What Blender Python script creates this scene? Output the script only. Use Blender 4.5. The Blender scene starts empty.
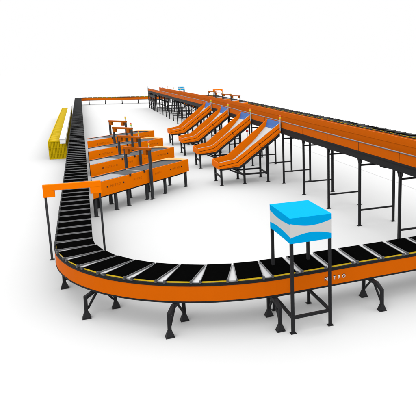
import bpy, math, random
from mathutils import Vector, Matrix
random.seed(4)
S = bpy.context.scene
COL = S.collection
PI = math.pi

# ------------------------------------------------------------------ materials
def mat(name, rgb, rough=0.5, spec=0.3, metal=0.0, var=0.05, scale=3.0, bump=0.0):
    m = bpy.data.materials.new(name); m.use_nodes = True
    nt = m.node_tree; b = nt.nodes['Principled BSDF']
    b.inputs['Roughness'].default_value = rough
    b.inputs['Metallic'].default_value = metal
    b.inputs['Specular IOR Level'].default_value = spec
    tc = nt.nodes.new('ShaderNodeTexCoord')
    nz = nt.nodes.new('ShaderNodeTexNoise'); nz.inputs['Scale'].default_value = scale
    nz.inputs['Detail'].default_value = 6
    nt.links.new(tc.outputs['Object'], nz.inputs['Vector'])
    mx = nt.nodes.new('ShaderNodeMix'); mx.data_type = 'RGBA'
    mx.inputs['A'].default_value = (*[min(1, c*(1-var)) for c in rgb], 1)
    mx.inputs['B'].default_value = (*[min(1, c*(1+var)) for c in rgb], 1)
    nt.links.new(nz.outputs['Fac'], mx.inputs['Factor'])
    nt.links.new(mx.outputs['Result'], b.inputs['Base Color'])
    if bump:
        n2 = nt.nodes.new('ShaderNodeTexNoise'); n2.inputs['Scale'].default_value = 180
        nt.links.new(tc.outputs['Object'], n2.inputs['Vector'])
        bp = nt.nodes.new('ShaderNodeBump'); bp.inputs['Strength'].default_value = bump
        bp.inputs['Distance'].default_value = 0.002
        nt.links.new(n2.outputs['Fac'], bp.inputs['Height'])
        nt.links.new(bp.outputs['Normal'], b.inputs['Normal'])
    return m

M_floor  = mat('floor_white', (0.64, 0.64, 0.64), 0.9, 0.0, var=0.008, scale=0.6)
M_line   = mat('floor_line_grey', (0.56, 0.56, 0.56), 0.9, 0.0)
M_skirt  = mat('sorter_orange', (0.65, 0.120, 0.001), 0.6, 0.04, var=0.04)
M_elev   = mat('elevated_orange', (0.60, 0.112, 0.001), 0.6, 0.03, var=0.05)
M_chute  = mat('chute_orange', (0.86, 0.165, 0.001), 0.6, 0.03, var=0.04)
M_induct = mat('induction_orange', (0.97, 0.20, 0.0), 0.6, 0.02, var=0.03)
M_beam   = mat('gantry_orange', (0.40, 0.085, 0.002), 0.5, 0.05)
M_peach  = mat('pale_orange', (0.85, 0.40, 0.15), 0.6, 0.1)
M_belt   = mat('black_rubber', (0.0018, 0.0018, 0.0018), 0.9, 0.0, var=0.3, scale=9)
M_dark   = mat('dark_grey_steel', (0.017, 0.0175, 0.0185), 0.6, 0.06, var=0.12)
M_leg    = mat('charcoal_steel', (0.018, 0.018, 0.0195), 0.55, 0.10, var=0.12)
M_rail   = mat('guide_grey', (0.14, 0.142, 0.147), 0.4, 0.3, var=0.1)
M_knob   = mat('rail_end_grey', (0.075, 0.077, 0.08), 0.5, 0.2, var=0.1)
M_grey   = mat('grey_post', (0.042, 0.043, 0.046), 0.55, 0.10, var=0.1)
M_deck   = mat('belt_grey', (0.085, 0.088, 0.092), 0.7, 0.1, var=0.1)
M_lbelt  = mat('belt_light_grey', (0.30, 0.30, 0.315), 0.6, 0.2, var=0.06)
M_silver = mat('silver', (0.52, 0.52, 0.53), 0.4, 0.2, var=0.05)
M_zinc   = mat('rail_zinc', (0.10, 0.095, 0.115), 0.45, 0.4, var=0.06)
M_white  = mat('white_panel', (0.80, 0.80, 0.80), 0.5, 0.2, var=0.02)
M_bed    = mat('chute_bed_white', (0.50, 0.495, 0.49), 0.5, 0.2, var=0.04)
M_yellow = mat('edge_yellow', (0.62, 0.42, 0.012), 0.5, 0.2)
M_cage   = mat('cage_yellow', (0.66, 0.45, 0.004), 0.6, 0.03, var=0.08)
M_caged  = mat('cage_mesh_yellow', (0.55, 0.375, 0.003), 0.7, 0.03, var=0.25, scale=5)
M_blue   = mat('cabinet_blue', (0.0, 0.36, 0.74), 0.7, 0.01, var=0.02)
M_band   = mat('cabinet_white', (0.62, 0.61, 0.60), 0.6, 0.03, var=0.02)
M_flap   = mat('flap_blue', (0.045, 0.135, 0.40), 0.5, 0.08)
M_black  = mat('black_plastic_and_shadow', (0.008, 0.008, 0.008), 0.4, 0.3)
M_print  = mat('faded_print', (0.62, 0.125, 0.004), 0.7, 0.05)
M_text   = mat('white_lettering', (0.85, 0.85, 0.85), 0.5, 0.2)
M_seam_shade   = mat('dark_seam_and_shade', (0.10, 0.028, 0.004), 0.7, 0.05)
M_red    = mat('lamp_red', (0.75, 0.02, 0.02), 0.35, 0.4)
M_amber  = mat('lamp_yellow', (0.85, 0.55, 0.01), 0.35, 0.4)
M_green  = mat('lamp_green', (0.16, 0.48, 0.03), 0.35, 0.4)

# ------------------------------------------------------------------ mesh helper
class MB:
    def __init__(s): s.v = []; s.f = []; s.m = []; s.cur = 0
    def add(s, vs, fs):
        n = len(s.v); s.v += [tuple(p) for p in vs]
        s.f += [tuple(i + n for i in f) for f in fs]; s.m += [s.cur] * len(fs); return s
    def box(s, x0, x1, y0, y1, z0, z1):
        return s.add([(x0,y0,z0),(x1,y0,z0),(x1,y1,z0),(x0,y1,z0),(x0,y0,z1),(x1,y0,z1),(x1,y1,z1),(x0,y1,z1)],
                     [(0,3,2,1),(4,5,6,7),(0,1,5,4),(1,2,6,5),(2,3,7,6),(3,0,4,7)])
    def frustum(s, cx, cy, z0, z1, a0, b0, a1, b1, dx=0, dy=0):
        return s.add([(cx-a0,cy-b0,z0),(cx+a0,cy-b0,z0),(cx+a0,cy+b0,z0),(cx-a0,cy+b0,z0),
                      (cx+dx-a1,cy+dy-b1,z1),(cx+dx+a1,cy+dy-b1,z1),(cx+dx+a1,cy+dy+b1,z1),(cx+dx-a1,cy+dy+b1,z1)],
                     [(0,3,2,1),(4,5,6,7),(0,1,5,4),(1,2,6,5),(2,3,7,6),(3,0,4,7)])
    def bar(s, p, q, w, h=None):
        h = h or w; p = Vector(p); q = Vector(q); d = (q-p).normalized()
        up = Vector((0,0,1)) if abs(d.z) < 0.95 else Vector((0,1,0))
        a = d.cross(up).normalized(); b = a.cross(d).normalized()
        vs = [c + a*sx*w/2 + b*sy*h/2 for c in (p, q) for sx, sy in ((-1,-1),(1,-1),(1,1),(-1,1))]
        return s.add(vs, [(0,1,2,3),(7,6,5,4),(0,4,5,1),(1,5,6,2),(2,6,7,3),(3,7,4,0)])
    def cyl(s, p, q, r, n=12):
        p = Vector(p); q = Vector(q); d = (q-p).normalized()
        up = Vector((0,0,1)) if abs(d.z) < 0.95 else Vector((1,0,0))
        a = d.cross(up).normalized(); b = a.cross(d).normalized()
        vs = [c + (a*math.cos(t) + b*math.sin(t))*r for c in (p, q) for t in [2*PI*i/n for i in range(n)]]
        fs = [(i, (i+1) % n, n+(i+1) % n, n+i) for i in range(n)] + [tuple(range(n))[::-1], tuple(range(n, 2*n))]
        return s.add(vs, fs)
    def prism_y(s, poly, y0, y1):       # polygon in (x, z) pulled along y
        n = len(poly)
        vs = [(x, y0, z) for x, z in poly] + [(x, y1, z) for x, z in poly]
        return s.add(vs, [tuple(range(n)), tuple(range(n, 2*n))[::-1]] + [(i, n+i, n+(i+1) % n, (i+1) % n) for i in range(n)])
    def prism_z(s, poly, z0, z1):
        n = len(poly)
        vs = [(x, y, z0) for x, y in poly] + [(x, y, z1) for x, y in poly]
        return s.add(vs, [tuple(range(n))[::-1], tuple(range(n, 2*n))] + [(i, (i+1) % n, n+(i+1) % n, n+i) for i in range(n)])
    def build(s, name, mats, parent=None, bevel=0.0):
        me = bpy.data.meshes.new(name); me.from_pydata(s.v, [], s.f)
        for m in (mats if isinstance(mats, (list, tuple)) else [mats]): me.materials.append(m)
        me.polygons.foreach_set('material_index', s.m); me.update()
        import bmesh
        bm = bmesh.new(); bm.from_mesh(me); bmesh.ops.recalc_face_normals(bm, faces=bm.faces)
        if bevel:
            bmesh.ops.bevel(bm, geom=list(bm.edges), offset=bevel, segments=1, affect='EDGES', clamp_overlap=True)
        bm.to_mesh(me); bm.free()
        o = bpy.data.objects.new(name, me); COL.objects.link(o)
        if parent: o.parent = parent
        return o

def tag(o, label=None, cat=None, group=None, kind=None):
    if label: o['label'] = label
    if cat: o['category'] = cat
    if group: o['group'] = group
    if kind: o['kind'] = kind
    return o
def empty(name, loc=(0,0,0), rz=0.0):
    o = bpy.data.objects.new(name, None); o.location = loc; o.rotation_euler = (0,0,rz); COL.objects.link(o); return o
def kids(o): return list(o.children)
def copy_tree(o, parent=None):
    c = o.copy(); COL.objects.link(c)
    if parent: c.parent = parent
    for ch in kids(o): copy_tree(ch, c)
    return c
bpy.context.view_layer.update()
def text(body, size, name, m, parent, loc, rot, depth=0.003, bold=0.0, sp=1.3):
    cu = bpy.data.curves.new(name, 'FONT'); cu.body = body; cu.size = size; cu.extrude = depth
    cu.offset = bold; cu.align_x = 'CENTER'; cu.align_y = 'CENTER'; cu.space_character = sp
    t = bpy.data.objects.new('tmp_text', cu); COL.objects.link(t)
    dg = bpy.context.evaluated_depsgraph_get()
    me = bpy.data.meshes.new_from_object(t.evaluated_get(dg)); me.materials.clear(); me.materials.append(m)
    bpy.data.objects.remove(t)
    o = bpy.data.objects.new(name, me); COL.objects.link(o); o.parent = parent; o.location = loc; o.rotation_euler = rot
    return o

CX, CY = 8.58, 47.2                                   # the plant repeats itself half a turn about this point
def spun(x, y): return (2*CX - x, 2*CY - y)

# ------------------------------------------------------------------ setting
fl = MB().add([(-420,-150,0),(420,-150,0),(420,420,0),(-420,420,0)], [(0,1,2,3)]).build('floor', M_floor)
tag(fl, 'seamless white studio floor under the conveyors', 'floor', kind='structure')
ln = MB().add([(12.32,14,.004),(12.35,14,.004),(12.35,52,.004),(12.32,52,.004)], [(0,1,2,3)]).build('floor_line', M_line)
tag(ln, 'faint grey line on the white floor', 'floor line', kind='structure')

# ------------------------------------------------------------------ loop sorter
XL, XR, YF, YB = -0.435, 17.85, 10.12, 84.1
RN, RF = 3.82, 1.35
def loop_pieces():
    # counter-clockwise seen from above would put the inside on the left; this list runs clockwise from the front right
    return [('L', (XR-RN, YF), (XL+RN, YF)), ('A', (XL+RN, YF+RN), RN, -PI/2, -PI),
            ('L', (XL, YF+RN), (XL, YB-RF)), ('A', (XL+RF, YB-RF), RF, PI, PI/2),
            ('L', (XL+RF, YB), (XR-RF, YB)), ('A', (XR-RF, YB-RF), RF, PI/2, 0),
            ('L', (XR, YB-RF), (XR, YF+RN)), ('A', (XR-RN, YF+RN), RN, 0, -PI/2)]
PIECES = loop_pieces()
def plen(p): return (Vector(p[2])-Vector(p[1])).length if p[0] == 'L' else p[2]*abs(p[4]-p[3])
LOOP_LEN = sum(plen(p) for p in PIECES)
WIDE = 0.16                                           # the front run is this much wider on its inner side
def frame(s):                                         # -> point, outward normal, extra inner width
    s %= LOOP_LEN
    for k, p in enumerate(PIECES):
        L = plen(p)
        if s <= L:
            e = {0: WIDE, 1: WIDE*(1-s/L), 7: WIDE*s/L}.get(k, 0.0)
            if p[0] == 'L':
                a, b = Vector(p[1]), Vector(p[2]); d = (b-a).normalized(); q = a + d*s
                n = Vector((-d.y, d.x))
                if n.dot(q - Vector((CX, CY))) < 0: n = n * -1
                return q, n, e
            t = p[3] + (p[4]-p[3])*s/L; n = Vector((math.cos(t), math.sin(t)))
            return Vector(p[1]) + n*p[2], n, e
        s -= L
    return frame(0)
def loop_samples():
    out = []; s0 = 0
    for p in PIECES:
        L = plen(p); k = 1 if p[0] == 'L' else 28
        for i in range(k): out.append(frame(s0 + L*i/k + 1e-6))
        s0 += L
    return out
SAMP = loop_samples()
def sweep(profile):                                   # closed sweep of an (offset, z) polygon round the loop
    b = MB(); n = len(profile); N = len(SAMP)
    vs = [(p.x + nn.x*(o-e*(o < 0)), p.y + nn.y*(o-e*(o < 0)), z) for p, nn, e in SAMP for o, z in profile]
    fs = [(i*n+j, i*n+(j+1) % n, ((i+1) % N)*n+(j+1) % n, ((i+1) % N)*n+j) for i in range(N) for j in range(n)]
    return b.add(vs, fs)
sorter = empty('sorter_conveyor', (XL+RN, YF, 0))
tag(sorter, 'long loop sorter conveyor with orange sides and black carriers sweeping round the front bend', 'conveyor')
OFF = Vector((XL+RN, YF, 0))
def under(o, root):                                   # mesh was built in world coordinates: keep it there under its root
    o.parent = root; o.matrix_parent_inverse = Matrix.Translation(-root.location) ; return o
def rect(o0, o1, z0, z1): return [(o0,z0),(o1,z0),(o1,z1),(o0,z1)]
for sg in (1, -1):
    def R(o0, o1, z0, z1): return rect(sg*o0, sg*o1, z0, z1)
    q = 0.0 if sg > 0 else -0.05                         # the inside panel is tucked under the carriers
    def Q(pts): return [(sg*(o+q), z) for o, z in pts]
    under(sweep(Q([(0.402,0.600),(0.430,0.600),(0.430,0.903),(0.402,0.903)])).build('side_panel', M_skirt), sorter)
    under(sweep(Q([(0.39,0.906),(0.437,0.906),(0.437,0.936),(0.427,0.938),(0.427,0.958),(0.39,0.958)])).build('top_trim', M_dark), sorter)
    under(sweep(Q([(0.398,0.565),(0.436,0.565),(0.436,0.597),(0.398,0.597)])).build('bottom_trim', M_dark), sorter)
under(sweep(rect(-0.335, 0.368, 0.945, 0.974)).build('deck_plate', M_silver), sorter)
under(sweep(rect(-0.20, 0.20, 0.56, 0.68)).build('under_beam', M_dark), sorter)

# carriers: local x = along travel, local y = outward
CW = 0.245
HW = 0.384
def m_belt(): return MB().box(-CW, CW, -HW, HW, 0.9905, 1.003).box(-CW+0.01, CW-0.01, -HW+0.03, HW-0.03, 0.976, 0.9903)
def m_rail(x): return MB().box(x-0.006, x+0.006, -HW, HW-0.012, 0.9755, 1.006)
def m_knob(x):
    b = MB()
    b.add([(x-0.008,HW-0.011,0.9755),(x+0.008,HW-0.011,0.9755),(x+0.020,HW+0.02,0.9755),(x-0.020,HW+0.02,0.9755),
           (x-0.008,HW-0.011,1.008),(x+0.008,HW-0.011,1.008),(x+0.018,HW+0.02,1.022),(x-0.018,HW+0.02,1.022)],
          [(0,3,2,1),(4,5,6,7),(0,1,5,4),(1,2,6,5),(2,3,7,6),(3,0,4,7)])
    return b.box(x-0.020, x+0.020, HW+0.0202, HW+0.043, 0.960, 1.018)
def m_strip(sg=1): return MB().box(-CW+0.015, CW-0.015, min(sg*(HW-0.012), sg*(HW-0.001)), max(sg*(HW-0.012), sg*(HW-0.001)), 0.9595, 0.990)
PITCH = 0.62
N = int(LOOP_LEN / PITCH); pitch = LOOP_LEN / N
start = None
def cam_rank(p): return (p - Vector((0, 0))).length
spots = []
for i in range(N):
    p, n, e = frame(i*pitch + 0.13)
    spots.append((p - n*e/2, n, 1 + e/(2*HW)))
inview = [k for k, (p, n, w) in enumerate(spots) if (p.x < 7.6 and p.y < 83)]
inview.sort(key=lambda k: cam_rank(spots[k][0])); chosen = set(inview[:100])
proto = m_belt().build('carrier', M_belt)
for x in (-CW-0.009, CW+0.009): m_rail(x).build('guide_rail', M_rail, proto)
for x in (-CW-0.012, CW+0.012): m_knob(x).build('rail_end', M_knob, proto)
m_strip().build('edge_strip', M_yellow, proto)
bpy.context.view_layer.update()
rest = MB(); first = True
for k, (p, n, w) in enumerate(spots):
    ang = math.atan2(n.y, n.x) - PI/2
    if k in chosen:
        c = proto if first else copy_tree(proto); first = False
        c.parent = sorter; c.location = (p.x-OFF.x, p.y-OFF.y, 0); c.rotation_euler = (0, 0, ang); c.scale = (1, w, 1)
    else:
        T = Matrix.Translation((p.x, p.y, 0)) @ Matrix.Rotation(ang, 4, 'Z') @ Matrix.Diagonal((1, w, 1, 1))
        for mi, b in ((0, m_belt()), (1, m_rail(-CW-0.009)), (1, m_rail(CW+0.009)), (3, m_knob(-CW-0.012)), (3, m_knob(CW+0.012)), (2, m_strip()), (2, m_strip(-1))):
            rest.cur = mi; rest.add([T @ Vector(v) for v in b.v], b.f)
ro = under(rest.build('carrier_train', [M_belt, M_rail, M_yellow, M_knob]), sorter)
ro['kind'] = 'stuff'

# supports: local x = outward, built at the foot mid-line
def make_support(outer, inner, reach=0.20):
    outer, inner = Vector((*outer, 0)), Vector((*inner, 0))
    mid = (outer + inner)/2; d = (outer-inner).normalized()
    root = MB().bar(inner + Vector((0,0,0.515)) + d*0.02, outer + Vector((0,0,0.515)) - d*0.20, 0.08, 0.07).build('support', M_leg, None, 0.004)
    under(root, sorter)
    for foot, sg, bend in ((outer, 1, reach), (inner, -1, 0.0)):
        b = MB()
        knee = foot - d*sg*0.01 + Vector((0,0,0.44))
        top = foot - d*sg*(bend+0.03) + Vector((0,0,0.535))
        b.bar(foot + Vector((0,0,0.08)), knee + Vector((0,0,0.035)), 0.068)
        if bend: b.bar(knee, top, 0.068, 0.075)
        o = b.build('leg', M_leg, None, 0.006); o.parent = root; o.matrix_parent_inverse = Matrix.Identity(4)
        f = MB().frustum(foot.x, foot.y, 0.0, 0.02, 0.085, 0.08, 0.08, 0.075).frustum(foot.x, foot.y, 0.021, 0.135, 0.078, 0.068, 0.038, 0.038)
        o = f.build('foot', M_leg, None, 0.006); o.parent = root
        k = MB().bar(foot - d*sg*0.035 + Vector((0,0,0.19)), mid + d*sg*0.06 + Vector((0,0,0.49)), 0.038)
        o = k.build('brace', M_leg, None, 0.004); o.parent = root
for o_, i_ in [((1.13,10.02),(1.50,10.62)), ((-0.28,11.58),(0.29,11.86)), ((-0.72,13.50),(-0.14,13.75)),
               ((3.10,9.36),(3.10,10.08)), ((5.32,9.30),(5.30,10.10)), ((7.55,9.42),(7.55,10.15)), ((9.8,9.5),(9.8,10.2)), ((12.1,9.5),(12.1,10.2))]:
    make_support(o_, i_, 0.0 if o_[0] < -0.5 else 0.20)
y = 16.4
while y < 82:
    make_support((XL-0.28, y), (XL+0.28, y), 0); make_support((XR+0.28, y), (XR-0.28, y), 0); y += 4.8
for x in (0.9, 2.95, 5.15, 7.3, 9.5, 11.7, 13.9, 16.1):
    make_support((x, YB-0.30), (x, YB+0.30), 0)
# lettering on the straight front panel
tx = text('METRO', 0.10, 'lettering', M_text, sorter, (4.42-OFF.x, YF-0.432-OFF.y, 0.738), (PI/2, 0, 0), 0.003, 0.001, 1.75)
tx['label'] = 'small white raised letters on the orange front panel'
t2 = text('METRO', 0.10, 'lettering_shadow', M_black, sorter, (4.422-OFF.x, YF-0.431-OFF.y, 0.753), (PI/2, 0, 0), 0.002, 0.002, 1.75)  # black copy set higher behind the letters, painted as their shadow

# ------------------------------------------------------------------ elevated conveyor
EX0, EX1, EY0, EY1 = 7.70, 9.10, 8.6, 74.0
elev = empty('elevated_conveyor', (EX0, EY0, 0))
tag(elev, 'elevated straight feed conveyor with orange trough walls on tall charcoal leg frames', 'conveyor')
def split_long(b):
    # cut every box that runs the whole line at y = 40
    vs, fs, ms = [], [], []
    for k in range(0, len(b.f), 6):
        ids = sorted({i for f in b.f[k:k+6] for i in f}); P = [b.v[i] for i in ids]
        lo = [min(p[a] for p in P) for a in range(3)]; hi = [max(p[a] for p in P) for a in range(3)]
        cuts = [(lo[1], hi[1])] if hi[1]-lo[1] < 30 else [(lo[1], 40.0), (40.0, hi[1])]
        if len(cuts) == 1:
            c = MB().box(lo[0], hi[0], lo[1], hi[1], lo[2], hi[2]); n = len(vs)
            vs += c.v; fs += [tuple(i+n for i in f) for f in c.f]
        else:
            n = len(vs)
            for y in (lo[1], 40.0, hi[1]): vs += [(lo[0],y,lo[2]),(hi[0],y,lo[2]),(hi[0],y,hi[2]),(lo[0],y,hi[2])]
            new = [(0,1,2,3),(8,9,10,11)] + [(r*4+j, r*4+(j+1) % 4, r*4+4+(j+1) % 4, r*4+4+j) for r in (0,1) for j in range(4)]
            fs += [tuple(i+n for i in f) for f in new]; ms += [b.m[k]]*len(new); continue
        ms += [b.m[k]]*6
    b.v, b.f, b.m = vs, fs, ms; return b
def E(b, name, m, bevel=0):
    if name in ('side_wall', 'top_rail', 'side_beam', 'belt'): split_long(b)
    return EE(b, name, m, bevel)
def EE(b, name, m, bevel=0): return under(b.build(name, m, None, bevel), elev)
frames = [12.62 + 2.44*k for k in range(26)]
b = MB().box(EX0, EX0+0.04, EY0, EY1, 2.452, 2.72); b.cur = 1   # panel joints are pattern of the wall
for y in frames: b.box(EX0-0.004, EX0+0.01, y-0.015, y+0.01, 2.454, 2.718)
E(b, 'side_wall', [M_elev, M_seam_shade])
E(MB().box(EX1-0.04, EX1, EY0, EY1, 2.2, 2.83), 'side_wall', M_elev)
E(MB().box(EX1-0.052, EX1-0.0405, EY0, EY1, 2.60, 2.625), 'side_beam', M_elev).name = 'wall_fold'
E(MB().box(EX0+0.042, EX1-0.042, EY0, EY1, 2.285, 2.31), 'belt', M_belt)
E(MB().box(EX0-0.015, EX0+0.045, EY0, EY1, 2.724, 2.746), 'top_rail', M_zinc, 0.004)
E(MB().box(EX0-0.01, EX0+0.04, EY0, EY1, 2.20, 2.449).box(EX0-0.03, EX0-0.011, EY0, EY1, 2.40, 2.448), 'side_beam', M_dark)
E(MB().box(EX1+0.001, EX1+0.03, EY0, EY1, 2.20, 2.449), 'side_beam', M_dark)
for y in frames: E(MB().box(EX0+0.045, EX1-0.045, y+0.6, y+0.68, 2.20, 2.28), 'cross_bearer', M_dark)
for y in frames + [9.0]:
    if abs(y-10.18) < 0.8: continue
    fr = E(MB().bar((EX0+0.08, y, 1.99), (EX1-0.13, y, 1.99), 0.05, 0.05), 'leg_frame', M_leg)
    p = MB().bar((EX0+0.08, y, 0.52), (EX1-0.13, y, 0.52), 0.05, 0.05).build('crossbar', M_leg); p.parent = fr
    for x in (EX0+0.045, EX1-0.10):
        b = MB().box(x-0.035, x+0.035, y-0.035, y+0.035, 0.012, 2.199)
        b.add(*[q for q in (lambda t: (t.v, t.f))(MB().box(x-0.07, x+0.07, y-0.06, y+0.06, 0, 0.0118))])
        p = b.build('leg', M_leg); p.parent = fr
    p = MB().bar((EX0+0.045, y+0.035, 2.0), (EX0+0.045, y+0.13, 2.19), 0.035).bar((EX0+0.045, y-0.035, 2.0), (EX0+0.045, y-0.13, 2.19), 0.035).build('gusset', M_leg); p.parent = fr
# drive units slung under the beam
for y in (14.1, 21.4, 33.6, 45.8, 58.0):
    g = E(MB().box(8.0, 8.3, y-0.16, y+0.16, 2.05, 2.198), 'drive_motor', M_dark, 0.02)
    p = MB().cyl((8.15, y-0.30, 2.12), (8.15, y-0.161, 2.12), 0.06).build('motor_drum', M_leg); p.parent = g
# heavy frame under the far end
b = MB()
for y0 in (73.8, 71.6, 69.4, 67.2):
    for x in (EX0+0.03, EX1-0.07): b.box(x-0.06, x+0.06, y0-0.06+.2, y0+0.06+.2, 0, 2.198)
for z in (0.42, 0.95, 1.55, 1.85):
    for x in (EX0-0.05, EX1+0.0): b.box(x, x+0.05, 67.0, 74.1, z, z+(0.22 if z > 0.8 else 0.09))
    b.box(EX0+0.1, EX1-0.14, 73.96, 74.04, z, z+0.12)
E(b, 'end_frame', M_leg)
# signal post at the far end
b = MB().cyl((EX0-0.05, 73.9, 2.3), (EX0-0.05, 73.9, 3.0), 0.02)
E(b, 'signal_post', M_silver)

# the far half of the line dips a little towards its end
done = set()
def dip(o):
    for ch in o.children: dip(ch)
    if o.type != 'MESH' or o.data.name in done: return
    done.add(o.data.name)
    for v in o.data.vertices:
        if v.co.z > 1.9 and v.co.y > 40: v.co.z -= 0.0075*(v.co.y-40)
for ch in elev.children: dip(ch)

# ------------------------------------------------------------------ chutes (local origin below the head, x runs down to -2.75)
def signal_lamp(parent, x, y, z, pole, r=0.035):
    b = MB().cyl((x, y, z), (x, y, z+pole), 0.018)
    o = b.build('signal_light', M_silver, parent)
    z1 = z + pole
    for nm, m, h in (('green_lamp', M_green, 0.03), ('yellow_lamp', M_amber, 0.08), ('red_lamp', M_red, 0.04)):
        MB().cyl((x, y, z1+0.001), (x, y, z1+h-0.001), r, 14).build(nm, m, o); z1 += h
    return o
CHW = 1.27
def make_chute():
    root = empty('chute', (EX0-0.03, 23.0, 0))
    X = lambda v: v - (EX0-0.03)
    top = [(5.05,1.01),(5.72,1.14),(7.665,2.69)]
    bot = [(7.665,2.26),(5.89,0.83),(5.05,0.73)]
    poly = [(X(a), z) for a, z in top + bot]
    for y0 in (0.0, CHW-0.03):
        w = MB().prism_y(poly, y0, y0+0.03).build('side_wall', M_chute, root)
    # rolled ledge along the outside of both walls
    def band(d0, d1, y0, y1, m, name, sk=0.0):
        def low(d): return [(X(5.05)+sk, 1.01-d*0.85), (X(5.72)+0.50*d, 1.14-d*0.70), (X(7.665), 2.69-d*1.15)]
        a, c = low(d0), low(d1)
        return MB().prism_y(a + c[::-1], y0, y1).build(name, m, root)
    band(0.165, 0.187, -0.012, -0.0005, M_seam_shade, 'shade_strip', 0.01)  # dark strip painted in for the shade under the wall's upper flange
    band(0.28, 0.325, -0.02, -0.0005, M_chute, 'flange', 0.0)
    sm = MB(); sm.bar((X(6.72), -0.006, 1.83), (X(6.86), -0.006, 1.52), 0.012, 0.03); sm.build('joint', M_seam_shade, root)
    # end wall
    MB().box(X(5.05)-0.03, X(5.05)-0.001, 0.0, CHW, 0.725, 1.01).build('end_wall', M_chute, root)
    # bed
    bp = [(5.055,0.79),(5.89,0.825),(6.9,1.66),(7.54,2.34)]
    MB().prism_y([(X(a), z) for a, z in bp] + [(X(a), z-0.03) for a, z in bp[::-1]], 0.031, CHW-0.031).build('slide_bed', M_bed, root)
    fp = [(7.542,2.355),(7.59,2.46),(7.66,2.70)]
    MB().prism_y([(X(a), z) for a, z in fp] + [(X(a), z-0.03) for a, z in fp[::-1]], 0.031, CHW-0.031).build('entry_flap', M_flap, root)
    # top edge trim of the near wall
    MB().prism_y([(X(a), z+0.012) for a, z in top] + [(X(a), z+0.001) for a, z in top[::-1]], -0.003, 0.033).build('edge_trim', M_bed, root)
    # under frame
    fr = MB()
    for y0 in (0.02, CHW-0.08):
        u = [(5.08,0.725),(5.90,0.82),(7.63,2.22)]; l = [(5.08,0.66),(5.94,0.735),(7.63,2.09)]
        fr.prism_y([(X(a), z) for a, z in u] + [(X(a), z) for a, z in l[::-1]], y0, y0+0.06)
    fr.build('under_frame', M_leg, root)
    for x, zt in ((5.15,0.67),(6.16,0.93),(7.24,1.77)):
        for y0 in (0.05, CHW-0.05):
            b = MB().box(X(x)-0.04, X(x)+0.04, y0-0.04, y0+0.04, 0.012, zt).box(X(x)-0.075, X(x)+0.075, y0-0.07, y0+0.07, 0, 0.0115)
            b.build('leg', M_leg, root)
        MB().box(X(x)-0.03, X(x)+0.03, 0.09, CHW-0.09, 0.34, 0.40).build('crossbar', M_leg, root)
    for y0 in (0.05, CHW-0.05):
        MB().bar((X(6.20), y0, 0.42), (X(7.20), y0, 0.42), 0.06, 0.07).bar((X(5.52), y0, 0.66), (X(6.13), y0, 0.40), 0.06).build('stretcher', M_leg, root)
    # the near wall flares towards the head
    for o in root.children:
        if o.name.split('.')[0] in ('leg', 'crossbar', 'stretcher'): continue
        for v in o.data.vertices:
            t = (v.co.x - X(5.05))/(7.665-5.05)
            if t > 0 and v.co.y < 0.6: v.co.y -= 0.58*min(t, 1)
    signal_lamp(root, X(7.62), -0.65, 2.34, 0.50)
    return root
ch0 = make_chute()
near_words = ['nearest the camera with white bed showing', 'second from the front of the four left chutes',
              'third from the front of the four left chutes', 'farthest back of the four left chutes']
far_words = ['orange chute head behind the elevated conveyor, farthest away of the distant row',
             'orange chute head behind the elevated conveyor, second farthest of the distant row',
             'orange chute head behind the elevated conveyor, second nearest of the distant row',
             'orange chute head behind the elevated conveyor, closest of the distant row']
for k in range(4):
    c = ch0 if k == 0 else copy_tree(ch0)
    c.location = (EX0-0.03, 23.0 + 4.62*k, 0)
    tag(c, 'orange bent chute off the elevated conveyor, %s' % near_words[k], 'chute', 'chutes off the elevated conveyor')
for k in range(4):
    c = copy_tree(ch0); x, y = spun(EX0-0.03, 23.0 + 4.62*k)
    c.location = (EX1+0.03, y, 0); c.scale = (1, 1, 0.975); c.rotation_euler = (0, 0, PI)
    tag(c, far_words[k], 'chute', 'chutes off the elevated conveyor')

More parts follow.
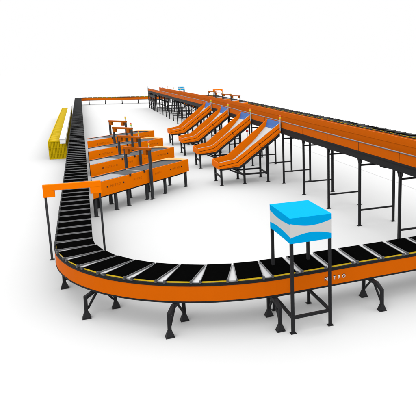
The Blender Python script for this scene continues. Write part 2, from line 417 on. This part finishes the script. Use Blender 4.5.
# ------------------------------------------------------------------ induction conveyors (x = out from the sorter, y = back)
IL, IW = 5.5, 1.0
def make_induction():
    root = empty('induction_conveyor')
    def skew(y): return y + 0.13                        # ends run parallel to the sorter (45 degrees)
    w = MB().prism_z([(skew(0),0),(IL,0),(IL,0.03),(skew(0.03),0.03)], 0.66, 1.17).build('side_panel', M_induct, root)
    MB().prism_z([(skew(IW-0.03),IW-0.03),(IL,IW-0.03),(IL,IW),(skew(IW),IW)], 0.66, 1.17).build('side_panel', M_induct, root)
    MB().box(IL+0.001, IL+0.03, 0, IW, 0.66, 1.17).build('end_panel', M_induct, root)
    # decks
    yb0, yb1 = 0.10, IW-0.10
    a = MB().prism_z([(skew(yb0),yb0),(1.95,yb0),(1.95,yb1),(skew(yb1),yb1)], 1.09, 1.14).build('merge_belt', M_lbelt, root)
    x0 = 1.97
    for L in (0.78, 0.95, 1.15):
        MB().box(x0, x0+L-0.02, yb0, yb1, 1.09, 1.145).build('belt', M_deck, root); x0 += L
    MB().box(x0, IL, yb0, yb1, 1.09, 1.14).build('belt', M_deck, root)
    r = MB()
    r.prism_z([(skew(0.032),0.032),(IL-0.002,0.032),(IL-0.002,0.098),(skew(0.098),0.098)], 1.04, 1.166)
    r.prism_z([(skew(IW-0.098),IW-0.098),(IL-0.002,IW-0.098),(IL-0.002,IW-0.032),(skew(IW-0.032),IW-0.032)], 1.04, 1.166)
    r.build('side_rail', M_grey, root)
    MB().box(2.745, 2.775, yb0+0.02, yb1-0.02, 1.147, 1.153).build('roller', M_silver, root)
    # thin pale orange sheet along the back edge and outer end
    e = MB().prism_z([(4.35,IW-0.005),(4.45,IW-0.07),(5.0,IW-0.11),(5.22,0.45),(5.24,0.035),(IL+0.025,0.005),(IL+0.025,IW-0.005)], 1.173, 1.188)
    e.build('pale_top', M_peach, root)
    # brackets and dark dots
    for x in (1.95, 2.72): MB().box(x-0.03, x+0.03, -0.03, 0.03, 1.11, 1.20).build('bracket', M_black, root)
    for x in (0.80, 1.60, 4.30, 5.02):
        MB().cyl((x, -0.012, 0.95), (x, -0.0005, 0.95), 0.03, 16).build('knob', M_black, root)
    for x, s in ((1.20, 0.13), (2.35, 0.12), (3.55, 0.11), (4.66, 0.12)):
        text('METRO', s, 'lettering', M_print, root, (x, -0.002, 0.94), (PI/2, 0, 0), 0.001)
    b = MB(); b.box(0.25, IL-0.05, 0.06, 0.12, 0.60, 0.658); b.box(1.2, IL-0.05, IW-0.12, IW-0.06, 0.60, 0.658)
    for x in (1.6, 2.6, 3.7, 5.0): b.box(x-0.04, x+0.04, 0.122, IW-0.122, 0.60, 0.65)
    b.build('under_frame', M_leg, root)
    for x in (0.28, 1.25, 1.88, 2.90, 4.0, 5.38):
        for y in (0.09, IW-0.09):
            if y > 0.5 and x < 1.0: x += 0.95
            MB().box(x-0.045, x+0.045, y-0.04, y+0.04, 0.012, 0.599).box(x-0.08, x+0.08, y-0.06, y+0.06, 0, 0.0115).build('leg', M_grey, root)
    return root
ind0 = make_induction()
IX, IY, IPITCH = -0.02, 19.68, 4.0
order = ['nearest', 'second', 'third', 'farthest']
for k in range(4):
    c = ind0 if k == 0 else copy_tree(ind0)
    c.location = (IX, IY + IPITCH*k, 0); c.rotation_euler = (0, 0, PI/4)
    tag(c, ['orange slanted induction conveyor nearest the camera on the left',
            'orange slanted induction conveyor directly behind the nearest one on the left',
            'orange slanted induction conveyor third from the front on the left',
            'orange slanted induction conveyor farthest back of the left four'][k], 'conveyor', 'induction conveyors feeding the loop')
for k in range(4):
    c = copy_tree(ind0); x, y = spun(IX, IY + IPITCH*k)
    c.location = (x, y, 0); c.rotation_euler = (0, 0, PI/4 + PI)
    tag(c, ['orange induction conveyor behind the elevated conveyor, farthest of the right-hand four',
            'orange induction conveyor behind the elevated conveyor, second farthest of the right-hand four',
            'orange induction conveyor behind the elevated conveyor, second nearest of the right-hand four',
            'orange induction conveyor behind the elevated conveyor, nearest of the right-hand four'][k], 'conveyor', 'induction conveyors feeding the loop')

def make_gantry():
    root = empty('scanner_gantry')
    for y in (-0.08, IW+0.06):
        MB().box(-0.045, 0.045, y-0.04, y+0.04, 0.012, 1.918).box(-0.09, 0.09, y-0.05, y+0.05, 0, 0.0115).build('post', M_grey, root, 0.003)
    MB().box(-0.06, 0.06, -0.13, IW+0.11, 1.92, 2.01).build('beam', M_beam, root, 0.004)
    for y in (0.02, IW-0.14): MB().box(-0.09, 0.04, y, y+0.15, 1.74, 1.918).build('scanner_box', M_beam, root, 0.006)
    signal_lamp(root, 0.0, -0.07, 2.011, 0.10, 0.030)
    return root
g0 = make_gantry()
def gantry_at(k):
    a = 3.0; o = 0.0; c = math.sqrt(.5)
    return IX + (a-o)*c, IY + IPITCH*k + (a+o)*c
for k in range(4):
    c = g0 if k == 0 else copy_tree(g0); x, y = gantry_at(k)
    c.location = (x, y, 0); c.rotation_euler = (0, 0, PI/4)
    tag(c, ['orange topped scanner gantry astride the nearest left induction conveyor',
            'orange topped scanner gantry astride the second left induction conveyor',
            'orange topped scanner gantry astride the third left induction conveyor',
            'orange topped scanner gantry astride the farthest left induction conveyor'][k], 'gantry', 'scanner gantries over the induction conveyors')
for k in range(4):
    c = copy_tree(g0); x, y = spun(*gantry_at(k))
    c.location = (x, y, 0); c.rotation_euler = (0, 0, PI/4+PI)
    tag(c, ['small orange scanner gantry behind the elevated conveyor, leftmost of the row',
            'small orange scanner gantry behind the elevated conveyor, second from left in the row',
            'small orange scanner gantry behind the elevated conveyor, second from right in the row',
            'small orange scanner gantry behind the elevated conveyor, rightmost of the row'][k], 'gantry', 'scanner gantries over the induction conveyors')

# ------------------------------------------------------------------ gates over the loop
def make_gate():
    root = empty('scanner_gate')
    MB().box(-0.69, 0.69, -0.05, 0.05, 1.875, 2.03).build('beam', M_induct, root, 0.003)
    for x in (-0.69, 0.42): MB().box(x, x+0.27, -0.05, 0.05, 1.70, 1.874).build('end_housing', M_induct, root, 0.003)
    for x in (-0.645, 0.645):
        MB().box(x-0.026, x+0.026, -0.026, 0.026, 0.012, 1.698).box(x-0.055, x+0.055, -0.05, 0.05, 0, 0.0115).build('post', M_grey, root)
    return root
gt = make_gate(); gt.location = (-0.42, 15.77, 0)
tag(gt, 'orange scanner gate on thin grey posts over the left conveyor run', 'gate', 'scanner gates over the loop')
g2 = copy_tree(gt); g2.location = (*spun(-0.42, 15.77), 0); g2.rotation_euler = (0, 0, PI)
tag(g2, 'small orange scanner gate over the distant right-hand run', 'gate', 'scanner gates over the loop')

# ------------------------------------------------------------------ blue and white stand
def make_stand():
    root = empty('scanner_stand')
    W, D, Z0, Z1 = 0.84, 1.20, 1.80, 2.29
    b = MB()
    n = 24
    def face(P, un, vn):                                # P(t,z) point on the face
        for i in range(n):
            t0, t1 = i/n, (i+1)/n
            def zs(t):
                s = math.sin(PI*t); return [Z0, Z0+(Z1-Z0)*(un+vn*s), Z1-(Z1-Z0)*(un+vn*s), Z1]
            a, c = zs(t0), zs(t1)
            for j in range(3):
                b.cur = 1 if j == 1 else 0
                b.add([P(t0,a[j]), P(t1,c[j]), P(t1,c[j+1]), P(t0,a[j+1])], [(0,1,2,3)])
    face(lambda t, z: (t*W, 0, z), 0.22, 0.15); face(lambda t, z: (W, t*D, z), 0.25, 0.10)
    face(lambda t, z: (W-t*W, D, z), 0.22, 0.15); face(lambda t, z: (0, D-t*D, z), 0.25, 0.08)
    b.cur = 0
    b.add([(0,0,Z1),(W,0,Z1),(W,D,Z1),(0,D,Z1)], [(0,1,2,3)]); b.add([(0,0,Z0),(W,0,Z0),(W,D,Z0),(0,D,Z0)], [(3,2,1,0)])
    b.build('cabinet', [M_blue, M_band], root)
    for x in (0.03, W-0.03):
        for y in (0.03, D-0.03):
            f = MB().box(x-0.028, x+0.028, y-0.028, y+0.028, 0.012, Z0-0.002).box(x-0.055, x+0.055, y-0.05, y+0.05, 0, 0.0115)
            f.build('leg', M_leg, root)
    s = MB().box(0.06, W-0.06, 0.005, 0.055, 0.29, 0.345).box(0.06, W-0.06, D-0.055, D-0.005, 0.29, 0.345)
    s.box(0.005, 0.055, 0.06, D-0.06, 0.29, 0.345).box(W-0.055, W-0.005, 0.06, D-0.06, 0.29, 0.345)
    s.build('stretcher', M_leg, root)
    return root
st = make_stand(); st.location = (3.255, 9.12, 0)
tag(st, 'blue and white cabinet on four tall charcoal legs straddling the front conveyor', 'cabinet', 'blue cabinets over the loop')
s2 = copy_tree(st); x, y = spun(3.255, 9.12); s2.location = (x, y, 0); s2.rotation_euler = (0, 0, PI)
tag(s2, 'tiny distant blue cabinet above the far end of the loop', 'cabinet', 'blue cabinets over the loop')

# ------------------------------------------------------------------ yellow guard cage and white duct
cg = empty('guard_cage', (-1.45, 34.0, 0))
tag(cg, 'long low yellow mesh guard cage along the left conveyor run', 'guard')
L = 28.0
MB().box(-0.41, 0.41, 0.03, L-0.03, 0.06, 0.975).build('mesh_infill', M_caged, cg)
b = MB()
for x in (-0.45, 0.41): 
    for z in (0.0, 0.96): b.box(x, x+0.04, 0, L, z, z+0.06)
for y in (0, L-0.04):
    for z in (0.0, 0.96): b.box(-0.409, 0.409, y, y+0.04, z, z+0.06)
    for x in (-0.45, 0.41): b.box(x, x+0.04, y, y+0.04, 0.062, 0.958)
b.build('frame', M_cage, cg)
w = MB()
k = 0.0
while k < L-0.1:
    w.box(-0.408, 0.408, 0.10+k, 0.26+k, 0.976, 1.0)
    w.box(-0.435, -0.412, 0.10+k, 0.13+k, 0.062, 0.958); k += 0.36
for x in [i*0.075-0.375 for i in range(11)]: w.box(x-0.019, x+0.019, 0.012, 0.029, 0.062, 0.958)
for z in (0.30, 0.62): w.box(-0.409, 0.409, 0.004, 0.0115, z, z+0.025)
w.build('wire_mesh', M_cage, cg)
du = empty('cable_duct', (-1.11, 32.6, 0))
tag(du, 'long white boxed duct lying on the yellow guard cage', 'duct')
MB().box(-0.14, 0.12, 0, 34.0, 1.022, 1.26).build('duct_body', M_white, du, 0.006)
MB().box(-0.15, 0.13, -0.02, 34.0, 1.2605, 1.285).build('duct_lid', M_white, du)

# ------------------------------------------------------------------ emergency stop post
es = empty('stop_button_post', (9.50, 34.5, 0))
tag(es, 'thin pale post with red button head seen under the elevated conveyor', 'post')
MB().cyl((0,0,0.0125), (0,0,0.93), 0.03).cyl((0,0,0), (0,0,0.012), 0.12).build('post', M_silver, es)
MB().box(-0.07, 0.07, -0.05, 0.05, 0.931, 1.07).cyl((0,-0.051,1.0),(0,-0.10,1.0),0.05).build('button_head', M_red, es, 0.0)

# ------------------------------------------------------------------ light, world, camera
w = bpy.data.worlds.new('World'); S.world = w; w.use_nodes = True
bg = w.node_tree.nodes['Background']; bg.inputs['Color'].default_value = (1, 1, 1, 1); bg.inputs['Strength'].default_value = 1.0
def area(name, loc, target, size, power):
    l = bpy.data.lights.new(name, 'AREA'); l.shape = 'SQUARE'; l.size = size; l.energy = power
    o = bpy.data.objects.new(name, l); COL.objects.link(o); o.location = loc
    o.rotation_euler = (Vector(target)-Vector(loc)).to_track_quat('-Z', 'Y').to_euler(); return o
area('overhead_softbox', (0, 150, 260), (0, 150, 0), 3000, 0.62*PI*3000*3000)
D = Vector((-0.50, -0.74, 0.45)).normalized()*4000
area('front_fill', Vector((4, 30, 0)) + D, (4, 30, 0), 3000, 0.36*PI*4000*4000*PI)  # added fill light out of view, brightens the faces turned to the camera

cd = bpy.data.cameras.new('Camera'); co = bpy.data.objects.new('Camera', cd); COL.objects.link(co)
co.location = (0, 0, 5.0); co.rotation_euler = (math.radians(90-11.1275), 0, -math.radians(25.6307))
cd.sensor_width = 36; cd.lens = 36*544/416; cd.shift_x = -137/416; cd.shift_y = -33/416
cd.clip_start = 0.1; cd.clip_end = 4000
S.camera = co
S.cycles.diffuse_bounces = 0
S.view_settings.view_transform = 'Standard'; S.view_settings.look = 'None'
S.view_settings.exposure = 0; S.view_settings.gamma = 1
